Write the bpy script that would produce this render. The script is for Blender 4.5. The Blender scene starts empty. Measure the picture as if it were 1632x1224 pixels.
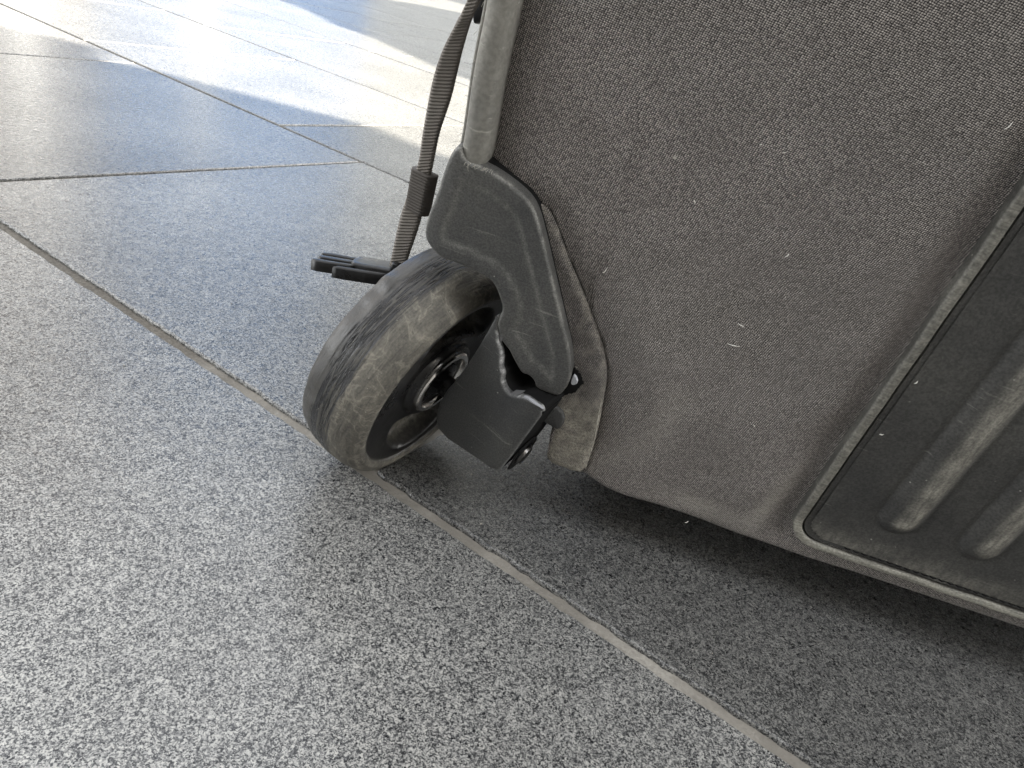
import bpy, bmesh, math, random
import numpy as np
from mathutils import Vector, Matrix
from mathutils.geometry import delaunay_2d_cdt

random.seed(7); rng = np.random.default_rng(7)
S = bpy.context.scene
COL = S.collection
MM = 0.001

# ------------------------------------------------------------------ camera
cam_data = bpy.data.cameras.new('camera')
cam_data.sensor_width = 36.0
cam_data.lens = 1132.0 / 1632.0 * 36.0
cam_data.clip_start = 0.005
cam_data.clip_end = 500.0
cam = bpy.data.objects.new('camera', cam_data)
COL.objects.link(cam)
cr = Matrix(((0.96378, -0.266698, 0.0), (0.124862, 0.451221, -0.883634), (0.235663, 0.851629, 0.468178))).transposed()
# columns above are the camera's right, up and back axes in world space
right, upv, back = Vector((0.96378, 0.124862, 0.235663)), Vector((-0.266698, 0.451221, 0.851629)), Vector((0.0, -0.883634, 0.468178))
m = Matrix.Identity(4)
for i in range(3):
    m[i][0] = right[i]; m[i][1] = upv[i]; m[i][2] = back[i]
m[2][3] = 0.15
cam.matrix_world = m
S.camera = cam

# ------------------------------------------------------------------ sky, sun, exposure
SUN_EL = math.radians(38.0)
SUN_AZ = math.radians(64.0)          # clockwise from +Y (away from the camera) towards +X
sun_to = Vector((math.sin(SUN_AZ) * math.cos(SUN_EL), math.cos(SUN_AZ) * math.cos(SUN_EL), math.sin(SUN_EL)))
world = bpy.data.worlds.new('World'); S.world = world
world.use_nodes = True
wn = world.node_tree.nodes; wl = world.node_tree.links
sky = wn.new('ShaderNodeTexSky'); sky.sky_type = 'NISHITA'; sky.sun_disc = False
sky.sun_elevation = SUN_EL; sky.sun_rotation = SUN_AZ
sky.air_density = 1.0; sky.dust_density = 1.0; sky.ozone_density = 1.0
hs = wn.new('ShaderNodeHueSaturation'); hs.inputs['Saturation'].default_value = 0.08
wl.new(sky.outputs[0], hs.inputs['Color']); wl.new(hs.outputs[0], wn['Background'].inputs[0])
wn['Background'].inputs[1].default_value = 0.15
sd = bpy.data.lights.new('sun', 'SUN'); sd.energy = 3.2; sd.angle = math.radians(0.4); sd.color = (1.0, 0.91, 0.78)
so = bpy.data.objects.new('sun', sd); COL.objects.link(so)
so.rotation_euler = sun_to.to_track_quat('Z', 'Y').to_euler()
so.location = (2, 1, 4)
S.view_settings.view_transform = 'Standard'; S.view_settings.look = 'None'
S.view_settings.exposure = 2.65; S.view_settings.gamma = 1.0

# ------------------------------------------------------------------ helpers
def tag(o, label=None, cat=None, group=None, kind=None):
    if label: o['label'] = label
    if cat: o['category'] = cat
    if group: o['group'] = group
    if kind: o['kind'] = kind
    return o

def empty(name, mat=None, parent=None):
    o = bpy.data.objects.new(name, None); COL.objects.link(o)
    o.empty_display_size = 0.02
    if parent: o.parent = parent
    if mat is not None: o.matrix_world = mat
    return o

def mesh_obj(name, verts, faces, mat, parent=None, M=None, smooth=True, mats=None, idx=None, kind=None):
    me = bpy.data.meshes.new(name)
    me.from_pydata([tuple(v) for v in verts], [], faces)
    for mm in (mats or [mat]): me.materials.append(mm)
    if idx is not None: me.polygons.foreach_set('material_index', idx)
    me.polygons.foreach_set('use_smooth', [bool(smooth)] * len(me.polygons))
    me.update()
    o = bpy.data.objects.new(name, me); COL.objects.link(o)
    if parent is not None: o.parent = parent
    if M is not None: o.matrix_basis = M
    if kind: o['kind'] = kind
    return o

def frame(origin, x, y, z):
    M = Matrix.Identity(4)
    for i in range(3):
        M[i][0] = x[i]; M[i][1] = y[i]; M[i][2] = z[i]; M[i][3] = origin[i]
    return M

def fix_normals(o):
    bm = bmesh.new(); bm.from_mesh(o.data)
    bmesh.ops.recalc_face_normals(bm, faces=bm.faces)
    bm.to_mesh(o.data); bm.free()

def sharp(o, deg=35):
    bm = bmesh.new(); bm.from_mesh(o.data)
    for e in bm.edges:
        if len(e.link_faces) == 2 and e.calc_face_angle(0) > math.radians(deg): e.smooth = False
    bm.to_mesh(o.data); bm.free()

def chaikin(p, n=1):
    p = np.asarray(p, float)
    for _ in range(n):
        q = np.roll(p, -1, 0)
        p = np.stack([p * .75 + q * .25, p * .25 + q * .75], 1).reshape(-1, p.shape[1])
    return p

def resample(p, step, closed=True):
    p = np.asarray(p, float)
    if closed: p = np.vstack([p, p[:1]])
    d = np.r_[0, np.cumsum(np.linalg.norm(np.diff(p, axis=0), axis=1))]
    n = max(4, int(d[-1] / step))
    t = np.linspace(0, d[-1], n + (0 if closed else 1), endpoint=not closed)
    return np.stack([np.interp(t, d, p[:, k]) for k in range(p.shape[1])], 1)

def vnoise(x, y, scale, seed=0, octaves=3):
    """cheap smooth noise from rotated sines, roughly -1..1"""
    r = np.random.default_rng(seed); out = np.zeros(np.broadcast(x, y).shape); amp = 1.0; tot = 0
    for o in range(octaves):
        for k in range(4):
            a = r.uniform(0, 6.283); ph = r.uniform(0, 6.283); f = (2 ** o) / scale * r.uniform(.7, 1.3) * 6.283
            out = out + amp * .5 * np.sin(f * (np.cos(a) * x + np.sin(a) * y) + ph + 1.3 * np.sin(f * .6 * (np.cos(a + 1.7) * x + np.sin(a + 1.7) * y)))
        tot += amp; amp *= .5
    return out / tot

def relief(name, outline, prof, mat, parent, M, step=0.8, smooth_it=1, jag=None, kind=None, ang=40, side=None,
           cap=2.0, hfn=None, ringwear=None, wear_fn=None):
    """a solid grown from an outline in mm: prof is [(inset, height)], first entry is the rear rim; the front is a fine
    triangulated cap that hfn(x, y, distance_to_edge) can raise or lower"""
    p = chaikin(outline, smooth_it) if smooth_it else np.asarray(outline, float)
    p = resample(p, step)
    area = 0.5 * np.sum(p[:, 0] * np.roll(p[:, 1], -1) - np.roll(p[:, 0], -1) * p[:, 1])
    if area < 0: p = p[::-1].copy()
    if jag is not None: p = jag(p)
    n = len(p); rings = []; cur = p.copy(); ins = 0.0
    for (inset, z) in prof:
        while ins < inset - 1e-6:
            dlt = min(0.3, inset - ins)
            t = np.roll(cur, -1, 0) - np.roll(cur, 1, 0)
            t /= np.linalg.norm(t, axis=1)[:, None] + 1e-9
            nn = np.stack([-t[:, 1], t[:, 0]], 1)
            cur = cur + nn * dlt
            cur = cur * .8 + .10 * (np.roll(cur, 1, 0) + np.roll(cur, -1, 0))
            ins += dlt
        rings.append(np.c_[cur, np.full(n, z)])
    nr = len(rings)
    F = []
    for r in range(nr - 1):
        for i in range(n):
            j = (i + 1) % n
            F.append((r * n + i, r * n + j, (r + 1) * n + j, (r + 1) * n + i))
    inner = rings[-1][:, :2]; ztop = rings[-1][0, 2]
    gx, gy = np.meshgrid(np.arange(inner[:, 0].min(), inner[:, 0].max(), cap), np.arange(inner[:, 1].min(), inner[:, 1].max(), cap), indexing='ij')
    gx = gx + (np.arange(gx.shape[1]) % 2)[None, :] * cap * .5
    gx = gx.ravel(); gy = gy.ravel()
    k_ = inside(gx, gy, inner) & (dist_poly(gx, gy, inner, True) > cap * .45)
    gx, gy = gx[k_], gy[k_]
    pts = [Vector((a_, b_)) for a_, b_ in inner] + [Vector((a_, b_)) for a_, b_ in zip(gx, gy)]
    ov, oe, of, vo, _, _ = delaunay_2d_cdt(pts, [(i, (i + 1) % n) for i in range(n)], [], 1, 1e-7)
    V = list(map(tuple, np.vstack(rings))); off = (nr - 1) * n
    idx = []; ringid = [r for r in range(nr) for _ in range(n)]
    for v, src in zip(ov, vo):
        if src and src[0] < n: idx.append(off + src[0])
        else: idx.append(len(V)); V.append((v.x, v.y, ztop)); ringid.append(nr - 1)
    F += [tuple(idx[q] for q in f) for f in of]
    rear = delaunay_2d_cdt([Vector((a_, b_)) for a_, b_ in rings[0][:, :2]], [(i, (i + 1) % n) for i in range(n)], [], 1, 1e-7)
    if len(rear[0]) == n:
        ro_ = [q[0] for q in rear[3]]
        F += [tuple(ro_[q] for q in f)[::-1] for f in rear[2]]
    V = np.array(V); ringid = np.array(ringid)
    dd = dist_poly(V[:, 0], V[:, 1], p, True)
    if hfn is not None:
        fr = ringid >= 1 if side is None else ringid >= 2
        dz = hfn(V[:, 0], V[:, 1], dd)
        V[:, 2] += np.where(fr, dz, 0)
    o = mesh_obj(name, V * MM, F, mat, parent, M, kind=kind)
    if side is not None: o.data.materials.append(side[0])
    bm = bmesh.new(); bm.from_mesh(o.data)
    bmesh.ops.recalc_face_normals(bm, faces=bm.faces)
    for f in bm.faces:
        f.smooth = True
        if side is not None and sum(v.co.z for v in f.verts) / len(f.verts) < side[1] * MM: f.material_index = 1
    bm.to_mesh(o.data); bm.free()
    if ringwear is not None:
        w_ = np.array([ringwear[min(r, len(ringwear) - 1)] for r in ringid], float)
        if wear_fn is not None: w_ = wear_fn(V[:, 0], V[:, 1], w_, dd)
        wear(o, np.clip(w_, 0, 1))
    sharp(o, ang)
    return o

def dist_poly(x, y, pts, closed=False):
    pts = np.asarray(pts, float)
    if closed: pts = np.vstack([pts, pts[:1]])
    best = np.full(x.shape, 1e9)
    for a, b in zip(pts[:-1], pts[1:]):
        ab = b - a; t = np.clip(((x - a[0]) * ab[0] + (y - a[1]) * ab[1]) / (ab @ ab + 1e-9), 0, 1)
        best = np.minimum(best, np.hypot(x - a[0] - t * ab[0], y - a[1] - t * ab[1]))
    return best

def inside(x, y, pts):
    pts = np.asarray(pts, float); c = np.zeros(x.shape, bool)
    for a, b in zip(pts, np.roll(pts, -1, 0)):
        with np.errstate(divide='ignore', invalid='ignore'):
            hit = ((a[1] > y) != (b[1] > y)) & (x < (b[0] - a[0]) * (y - a[1]) / (b[1] - a[1]) + a[0])
        c ^= hit
    return c

def wear(o, vals):
    at = o.data.attributes.new('wear', 'FLOAT', 'POINT')
    at.data.foreach_set('value', np.ascontiguousarray(vals, dtype=np.float32).ravel())

def tube(pts, radius, seg=8, closed=False):
    pts = np.asarray(pts, float); n = len(pts); V = []; F = []
    nrm = None
    for i in range(n):
        a = pts[max(i - 1, 0)]; b = pts[min(i + 1, n - 1)]
        t = (b - a) / (np.linalg.norm(b - a) + 1e-12)
        if nrm is None:
            nrm = np.cross(t, [0.31, 0.2, 0.93]); nrm /= np.linalg.norm(nrm)
        nrm = nrm - t * (nrm @ t); nrm /= np.linalg.norm(nrm)
        bn = np.cross(t, nrm)
        r = radius[i] if hasattr(radius, '__len__') else radius
        for k in range(seg):
            a_ = 2 * math.pi * k / seg
            V.append(pts[i] + r * (math.cos(a_) * nrm + math.sin(a_) * bn))
    for i in range(n - 1):
        for k in range(seg):
            F.append((i * seg + k, i * seg + (k + 1) % seg, (i + 1) * seg + (k + 1) % seg, (i + 1) * seg + k))
    F.append(tuple(range(seg))[::-1]); F.append(tuple((n - 1) * seg + k for k in range(seg)))
    return V, F

def lathe(prof, seg, fn=None):
    """prof: [(s, r)] along the local Z axis, in mm"""
    V = []; F = []; n = len(prof)
    for i in range(seg):
        th = 2 * math.pi * i / seg
        for (s, r) in prof:
            if fn: s, r = fn(s, r, th)
            V.append((r * math.cos(th) * MM, r * math.sin(th) * MM, s * MM))
    for i in range(seg):
        j = (i + 1) % seg
        for k in range(n - 1):
            F.append((i * n + k, j * n + k, j * n + k + 1, i * n + k + 1))
    return V, F

def box_vf(x0, x1, y0, y1, z0, z1):
    V = [(x, y, z) for z in (z0, z1) for y in (y0, y1) for x in (x0, x1)]
    F = [(0, 2, 3, 1), (4, 5, 7, 6), (0, 1, 5, 4), (2, 6, 7, 3), (0, 4, 6, 2), (1, 3, 7, 5)]
    return V, F

def bevel_box(name, dims, mat, parent, M, bev=0.3, seg=2):
    V, F = box_vf(*[d * MM for d in dims])
    o = mesh_obj(name, V, F, mat, parent, M)
    bm = bmesh.new(); bm.from_mesh(o.data)
    bmesh.ops.bevel(bm, geom=list(bm.edges), offset=bev * MM, segments=seg, affect='EDGES', profile=0.5)
    for f in bm.faces: f.smooth = True
    bm.to_mesh(o.data); bm.free(); sharp(o, 50)
    return o

def joined(name, parts, mat, parent=None, M=None, smooth=True, kind=None):
    V = []; F = []
    for v, f in parts:
        o = len(V); V += list(v); F += [tuple(o + i for i in q) for q in f]
    return mesh_obj(name, V, F, mat, parent, M, smooth, kind=kind)

# ------------------------------------------------------------------ material helpers
class NT:
    def __init__(s, name):
        s.m = bpy.data.materials.new(name); s.m.use_nodes = True
        s.t = s.m.node_tree; s.b = s.t.nodes['Principled BSDF']
        s.out = s.t.nodes['Material Output']
    def n(s, typ, **kw):
        nd = s.t.nodes.new('ShaderNode' + typ)
        for k, v in kw.items():
            if k.startswith('i_'):
                key = k[2:]
                nd.inputs[int(key) if key.isdigit() else key.replace('_', ' ')].default_value = v
            else: setattr(nd, k, v)
        return nd
    def l(s, a, b): s.t.links.new(a, b)
    def coord(s, kind='Object', scale=(1, 1, 1), rot=(0, 0, 0), src=None):
        if src is None:
            src = s.n('TexCoord').outputs[kind]
        mp = s.n('Mapping'); mp.inputs['Scale'].default_value = scale; mp.inputs['Rotation'].default_value = rot
        s.l(src, mp.inputs[0]); return mp.outputs[0]
    def noise(s, vec, scale, detail=4, rough=.55, dist=0.0):
        nd = s.n('TexNoise'); nd.inputs['Scale'].default_value = scale; nd.inputs['Detail'].default_value = detail
        nd.inputs['Roughness'].default_value = rough; nd.inputs['Distortion'].default_value = dist
        s.l(vec, nd.inputs['Vector']); return nd.outputs[0]
    def voro(s, vec, scale, rnd=1.0, out='Distance', feature='F1'):
        nd = s.n('TexVoronoi', feature=feature); nd.inputs['Scale'].default_value = scale
        nd.inputs['Randomness'].default_value = rnd
        s.l(vec, nd.inputs['Vector']); return nd.outputs[out]
    def ramp(s, fac, stops, interp='LINEAR'):
        nd = s.n('ValToRGB'); cr_ = nd.color_ramp; cr_.interpolation = interp
        while len(cr_.elements) < len(stops): cr_.elements.new(0.5)
        for e, (p, c) in zip(cr_.elements, stops):
            e.position = p; e.color = (c, c, c, 1) if not hasattr(c, '__len__') else (*c, 1)
        s.l(fac, nd.inputs[0]); return nd.outputs[0]
    def mix(s, fac, a, b, mode='MIX'):
        nd = s.n('Mix', data_type='RGBA', blend_type=mode)
        for sock, v in ((nd.inputs[0], fac), (nd.inputs[6], a), (nd.inputs[7], b)):
            if hasattr(v, 'node'): s.l(v, sock)
            elif hasattr(v, '__len__'): sock.default_value = (*v, 1)
            else: sock.default_value = v
        return nd.outputs[2]
    def math(s, op, a, b=0.0, c=0.0):
        nd = s.n('Math', operation=op)
        for sock, v in zip(nd.inputs, (a, b, c)):
            if hasattr(v, 'node'): s.l(v, sock)
            else: sock.default_value = v
        return nd.outputs[0]
    def bump(s, h, dist, strength=1.0, prev=None):
        nd = s.n('Bump'); nd.inputs['Distance'].default_value = dist; nd.inputs['Strength'].default_value = strength
        s.l(h, nd.inputs['Height'])
        if prev is not None: s.l(prev, nd.inputs['Normal'])
        return nd.outputs[0]
    def set(s, color=None, rough=None, normal=None, metal=None, spec=None, sheen=None):
        for key, v in (('Base Color', color), ('Roughness', rough), ('Normal', normal), ('Metallic', metal), ('Specular IOR Level', spec), ('Sheen Weight', sheen)):
            if v is None: continue
            sock = s.b.inputs[key]
            if hasattr(v, 'node'): s.l(v, sock)
            elif hasattr(v, '__len__'): sock.default_value = (*v, 1)
            else: sock.default_value = v
        return s.m

def mat_granite():
    k = NT('granite')
    pos = k.n('NewGeometry').outputs['Position']
    rnd = k.n('ObjectInfo').outputs['Random']
    add = k.n('VectorMath', operation='ADD'); k.l(pos, add.inputs[0])
    cmb = k.n('CombineXYZ'); k.l(k.math('MULTIPLY', rnd, 7.0), cmb.inputs[0]); k.l(k.math('MULTIPLY', rnd, 3.0), cmb.inputs[1])
    k.l(cmb.outputs[0], add.inputs[1]); v = add.outputs[0]
    warp = k.n('TexNoise'); warp.inputs['Scale'].default_value = 900; warp.inputs['Detail'].default_value = 2
    k.l(v, warp.inputs['Vector'])
    vm = k.n('VectorMath', operation='MULTIPLY_ADD'); k.l(warp.outputs['Color'], vm.inputs[0]); vm.inputs[1].default_value = (.0004, .0004, .0004)
    k.l(v, vm.inputs[2]); vw = vm.outputs[0]
    grains = k.n('SeparateColor'); k.l(k.voro(vw, 3300, 1.0, 'Color'), grains.inputs[0])
    big = k.n('SeparateColor'); k.l(k.voro(vw, 1650, 1.0, 'Color'), big.inputs[0])
    g = k.math('ADD', k.math('MULTIPLY', grains.outputs[0], .62), k.math('MULTIPLY', big.outputs[1], .38))
    cl = k.noise(v, 160, 3, .6)
    g = k.math('ADD', g, k.math('MULTIPLY', k.math('SUBTRACT', cl, .5), .24))
    fn = k.noise(v, 2400, 3, .6)
    g = k.math('ADD', k.math('MULTIPLY', g, .72), k.math('MULTIPLY', fn, .30))
    blot = k.ramp(k.voro(vw, 300), [(.10, .16), (.22, 0.0)])         # the odd larger dark crystal
    g = k.math('SUBTRACT', g, blot)
    col = k.ramp(g, [(.24, (.014, .015, .017)), (.37, (.062, .064, .066)), (.50, (.185, .185, .180)), (.65, (.36, .358, .34)), (.90, (.56, .55, .51))])
    stain = k.noise(v, 7, 4, .6)
    col = k.mix(1.0, col, k.ramp(stain, [(.3, .76), (.7, 1.08)]), 'MULTIPLY')
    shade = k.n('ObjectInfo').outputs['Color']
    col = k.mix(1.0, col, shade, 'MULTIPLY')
    h1 = k.noise(v, 420, 5, .65)
    pits = k.voro(vw, 640, 1.0)
    nb = k.bump(h1, .00020, .28)
    nb = k.bump(pits, .00008, .25, nb)
    rough = k.ramp(k.noise(v, 300, 3), [(.3, .21), (.7, .36)])
    return k.set(col, rough, nb, spec=.5)

def mat_grout():
    k = NT('grout')
    pos = k.n('NewGeometry').outputs['Position']
    n1 = k.noise(pos, 60, 4, .6); n2 = k.noise(pos, 900, 4, .6)
    col = k.mix(n1, (.36, .34, .30), (.62, .59, .53))
    sp_ = k.n('SeparateXYZ'); k.l(pos, sp_.inputs[0])
    # left of the wheel, colour darkened for dirt and recess shade at grazing view
    dirt_and_shade = k.ramp(k.math('ADD', k.math('MULTIPLY', k.math('ADD', sp_.outputs[0], .075), -9.0), k.math('MULTIPLY', k.math('SUBTRACT', k.noise(pos, 40, 4, .6), .5), 1.2)), [(.0, 0.0), (.5, .92)])
    col = k.mix(dirt_and_shade, col, (.085, .078, .066))
    col = k.mix(k.ramp(k.noise(pos, 24, 4, .6), [(.40, .6), (.62, 0.0)]), col, (.17, .155, .13))
    col = k.mix(k.ramp(n2, [(.42, 0.0), (.62, .45)]), col, (.28, .26, .23))
    return k.set(col, .85, k.bump(k.noise(pos, 500, 5, .6), .0008, .8), spec=.25)

def mat_fabric(name='woven_fabric', patch=False):
    k = NT(name)
    vec = k.coord('Object')
    wob = k.n('TexNoise'); wob.inputs['Scale'].default_value = 120; wob.inputs['Detail'].default_value = 2; k.l(vec, wob.inputs['Vector'])
    vm = k.n('VectorMath', operation='MULTIPLY_ADD'); k.l(wob.outputs['Color'], vm.inputs[0]); vm.inputs[1].default_value = (.0004, .0004, 0); k.l(vec, vm.inputs[2])
    flat = k.n('Mapping'); flat.inputs['Scale'].default_value = (1900, 2500, 1); flat.inputs['Rotation'].default_value = (0, 0, math.radians(9)); k.l(vm.outputs[0], flat.inputs[0])
    dots = k.voro(flat.outputs[0], 1.0, .22)
    dotc = k.n('SeparateColor'); k.l(k.voro(flat.outputs[0], 1.0, .22, 'Color'), dotc.inputs[0])
    thread = k.ramp(dots, [(.10, 1.0), (.55, 0.0)])
    t = k.math('MULTIPLY', thread, k.math('ADD', k.math('MULTIPLY', dotc.outputs[0], .75), .55))
    col = k.mix(t, (.022, .0205, .0195), (.76, .70, .65))
    dust = k.noise(vec, 26, 5, .62)
    col = k.mix(k.math('MULTIPLY', k.ramp(dust, [(.42, 0.0), (.8, .5)]), k.ramp(dots, [(.1, .9), (.6, .2)])), col, (.15, .142, .128))
    wr = k.n('Attribute', attribute_name='wear').outputs['Fac']
    scr = k.noise(k.coord('Object', (160, 1500, 1), (0, 0, -.25)), 1.0, 3, .6)
    col = k.mix(k.math('MULTIPLY', wr, k.math('MULTIPLY', k.ramp(scr, [(.36, .25), (.60, 1.0)]), k.ramp(dots, [(.1, 1.0), (.6, .35)]))), col, (.62, .585, .51))
    if patch:
        pn = k.math('MULTIPLY', wr, k.math('ADD', k.math('MULTIPLY', k.noise(vec, 1500, 4, .65), 3.2), -1.1))
        col = k.mix(k.math('MINIMUM', k.math('MAXIMUM', pn, 0.0), 1.0), k.mix(.45, col, (.05, .047, .043)), (.62, .58, .48))
    lint = k.ramp(k.voro(k.coord('Object', (1, 1.6, 1), (0, 0, .5)), 95), [(.0, 1.0), (.042, .75), (.06, 0.0)])
    pick = k.n('SeparateColor'); k.l(k.voro(k.coord('Object', (1, 1.6, 1), (0, 0, .5)), 95, 1.0, 'Color'), pick.inputs[0])
    col = k.mix(k.math('MULTIPLY', lint, k.ramp(pick.outputs[0], [(.80, 0.0), (.84, .8)])), col, (.75, .72, .64))
    nb = k.bump(t, .00022, .9)
    nb = k.bump(k.noise(vec, 90, 3), .0006, .25, nb)
    return k.set(col, .78, nb, spec=.28, sheen=.12)

def mat_plastic(name, base, dusty, amount, rough=(.38, .6), grain=900, gd=.00012, scale=30, spec=.45, mott=.3, worn=None, wscale=(500, 500, 500)):
    k = NT(name)
    vec = k.coord('Object')
    d = k.noise(vec, scale, 6, .66)
    f = k.noise(vec, 1400, 3, .6)
    fac = k.math('MULTIPLY', k.ramp(d, [(.36, 0.05), (.72, 1.0)]), k.math('ADD', k.math('MULTIPLY', f, .9), .2))
    fac = k.math('MINIMUM', k.math('MULTIPLY', fac, amount), 1.0)
    col = k.mix(fac, base, dusty)
    sp = k.ramp(k.voro(vec, 330), [(.0, 1.0), (.07, .7), (.10, 0.0)])
    pk = k.n('SeparateColor'); k.l(k.voro(vec, 330, 1.0, 'Color'), pk.inputs[0])
    col = k.mix(k.math('MULTIPLY', sp, k.ramp(pk.outputs[1], [(.8, 0.0), (.84, .7)])), col, tuple(min(1, c * 3) for c in dusty))
    # fine scratches: stretched noise
    sc = k.ramp(k.noise(k.coord('Object', (60, 900, 300), (0.3, .2, .9)), 1.0, 3, .5), [(.66, 0.0), (.74, .35)])
    col = k.mix(sc, col, tuple(c * 1.8 for c in dusty))
    if worn:
        wr = k.n('Attribute', attribute_name='wear').outputs['Fac']
        wf = k.math('MULTIPLY', wr, k.ramp(k.noise(k.coord('Object', wscale), 1.0, 5, .65), [(.3, .25), (.62, 1.0)]))
        col = k.mix(wf, col, worn)
    col = k.mix(1.0, col, k.ramp(k.noise(vec, grain, 2, .5), [(.36, 1 - mott), (.64, 1 + mott)]), 'MULTIPLY')
    ro = k.ramp(d, [(.3, rough[0]), (.7, rough[1])])
    nb = k.bump(k.noise(vec, grain, 3, .55), gd, 1.0)
    return k.set(col, ro, nb, spec=spec)

def mat_simple(name, col, rough, metal=0.0, spec=.5, bump=None):
    k = NT(name)
    vec = k.coord('Object')
    c = k.mix(k.noise(vec, 220, 4, .6), tuple(x * .75 for x in col), tuple(x * 1.25 for x in col))
    nb = k.bump(k.noise(vec, bump[0], 4, .6), bump[1], .7) if bump else None
    r = k.ramp(k.noise(vec, 150, 3), [(.3, max(.03, rough - .07)), (.7, min(1, rough + .08))])
    return k.set(c, r, nb, metal=metal, spec=spec)

def mat_tyre():
    """rubber: object Z runs along the axle"""
    k = NT('tyre_rubber')
    tc = k.n('TexCoord'); vec = tc.outputs['Object']
    sep = k.n('SeparateXYZ'); k.l(vec, sep.inputs[0])
    ang = k.math('ARCTAN2', sep.outputs[1], sep.outputs[0])
    cyl = k.n('CombineXYZ'); k.l(k.math('MULTIPLY', ang, .5), cyl.inputs[0]); k.l(k.math('MULTIPLY', sep.outputs[2], 60.0), cyl.inputs[1])
    streak = k.noise(cyl.outputs[0], 7.0, 6, .7, .6)               # long scuffs round the tread
    cyl2 = k.n('CombineXYZ'); k.l(k.math('MULTIPLY', ang, 2.2), cyl2.inputs[0]); k.l(k.math('MULTIPLY', sep.outputs[2], 950.0), cyl2.inputs[1])
    score = k.noise(cyl2.outputs[0], 1.3, 3, .6, .8)              # fine scored lines
    fine = k.noise(vec, 1500, 3, .6)
    swirl = k.noise(vec, 55, 4, .55, 2.2)
    z = sep.outputs[2]
    zz = k.math('ADD', k.math('MULTIPLY', z, 40.0), k.math('ADD', .5, k.math('MULTIPLY', k.math('SUBTRACT', k.noise(vec, 60, 3), .5), .12)))
    band = k.ramp(zz, [(.02, .16), (.32, .20), (.40, .30), (.56, .42), (.62, .95), (.98, .8)])
    scored = k.ramp(zz, [(.26, 0.0), (.36, 1.0), (.54, 1.0), (.64, .12)])
    lines = k.ramp(k.math('ABSOLUTE', k.math('SUBTRACT', swirl, .5)), [(.0, 1.0), (.02, .3), (.055, 0.0)])
    fac = k.math('MULTIPLY', band, k.ramp(streak, [(.30, .35), (.70, 1.0)]))
    fac = k.math('MULTIPLY', fac, k.math('ADD', k.math('MULTIPLY', fine, 1.1), .22))
    fac = k.math('ADD', fac, k.math('MULTIPLY', lines, k.math('MULTIPLY', band, .45)))
    cut = k.math('MULTIPLY', scored, k.ramp(score, [(.44, 1.0), (.54, 0.0)]))
    fac = k.math('MINIMUM', k.math('MAXIMUM', k.math('SUBTRACT', fac, k.math('MULTIPLY', cut, .6)), 0.0), 1.0)
    col = k.mix(fac, (.022, .022, .023), (.29, .27, .22))
    sp = k.ramp(k.voro(vec, 420), [(.0, 1.0), (.06, .7), (.09, 0.0)])
    pk = k.n('SeparateColor'); k.l(k.voro(vec, 420, 1.0, 'Color'), pk.inputs[0])
    col = k.mix(k.math('MULTIPLY', sp, k.ramp(pk.outputs[0], [(.72, 0.0), (.76, .8)])), col, (.42, .40, .34))
    ro = k.ramp(k.math('ADD', fac, k.math('MULTIPLY', band, .25)), [(.06, .22), (.45, .72)])
    nb = k.bump(streak, .0006, .5)
    nb = k.bump(k.math('SUBTRACT', 1.0, cut), .0005, .8, nb)
    nb = k.bump(fine, .00015, .6, nb)
    return k.set(col, ro, nb, spec=.5)

G_GRANITE = mat_granite(); G_GROUT = mat_grout()
G_FABRIC = mat_fabric()
G_PLATE = mat_plastic('dusty_grey_plastic', (.066, .067, .066), (.19, .186, .168), .7, (.36, .55), 2300, .00022, 26, .45, .26, (.36, .355, .32))
G_ARM = mat_plastic('dark_grey_plastic', (.046, .047, .048), (.15, .15, .135), .6, (.40, .6), 2300, .0002, 40, .45, .26, (.50, .50, .49))
G_BLACK = mat_plastic('black_plastic', (.010, .010, .011), (.06, .058, .05), .25, (.18, .4), 500, .00004, 60)
G_PATCH = mat_fabric('scuffed_corner_fabric', True)
G_PANEL = mat_plastic('moulded_rubber', (.047, .047, .046), (.15, .147, .132), .75, (.42, .62), 1500, .00012, 22, .4, .22, (.40, .385, .33), (700, 120, 700))
G_BEAD = mat_plastic('worn_rubber_bead', (.058, .057, .052), (.20, .195, .17), .85, (.45, .65), 1600, .00020, 60, .4, .22, (.48, .465, .40), (90, 900, 900))
G_PIPE = mat_plastic('grey_piping', (.20, .195, .175), (.36, .345, .30), .9, (.45, .6), 900, .00010, 50, .4, .12)
G_HUB = mat_plastic('dusty_black_hub', (.012, .012, .013), (.07, .068, .06), .35, (.20, .42), 700, .00005, 60, .5, .2, (.34, .325, .28), (400, 400, 400))
G_DARK = mat_simple('shade_and_thread_black', (.008, .008, .008), .8, spec=.2)  # near-black for dark stitches, and for painted shade in crack, hole and recess
G_STEEL = mat_simple('bearing_steel', (.86, .84, .80), .16, 1.0)
G_BOLT = mat_simple('dark_steel', (.16, .155, .15), .3, 1.0)
G_TYRE = mat_tyre()
G_DUST = mat_plastic('dusty_hub_pocket', (.16, .15, .13), (.38, .36, .31), 1.2, (.6, .8), 500, .0003, 80, .3)
G_WEB = mat_simple('strap_webbing', (.21, .19, .167), .7, spec=.3, bump=(1500, .0002))
G_ELASTIC = mat_simple('dark_elastic', (.10, .09, .08), .75, spec=.25, bump=(1500, .0002))
G_THREAD = mat_simple('pale_thread', (.42, .40, .34), .8, spec=.2)
G_SIDE = mat_simple('side_cloth', (.13, .12, .112), .85, spec=.2, bump=(1600, .0002))
G_LINT = mat_simple('white_lint', (.8, .78, .72), .8, spec=.2)
G_WHITE = mat_simple('white_core_plastic', (.55, .57, .60), .4)
G_RAWW = mat_simple('whitened_fracture', (.38, .39, .41), .5)
G_RAW = mat_simple('whitened_break', (.14, .14, .14), .7, bump=(900, .0003))

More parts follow.
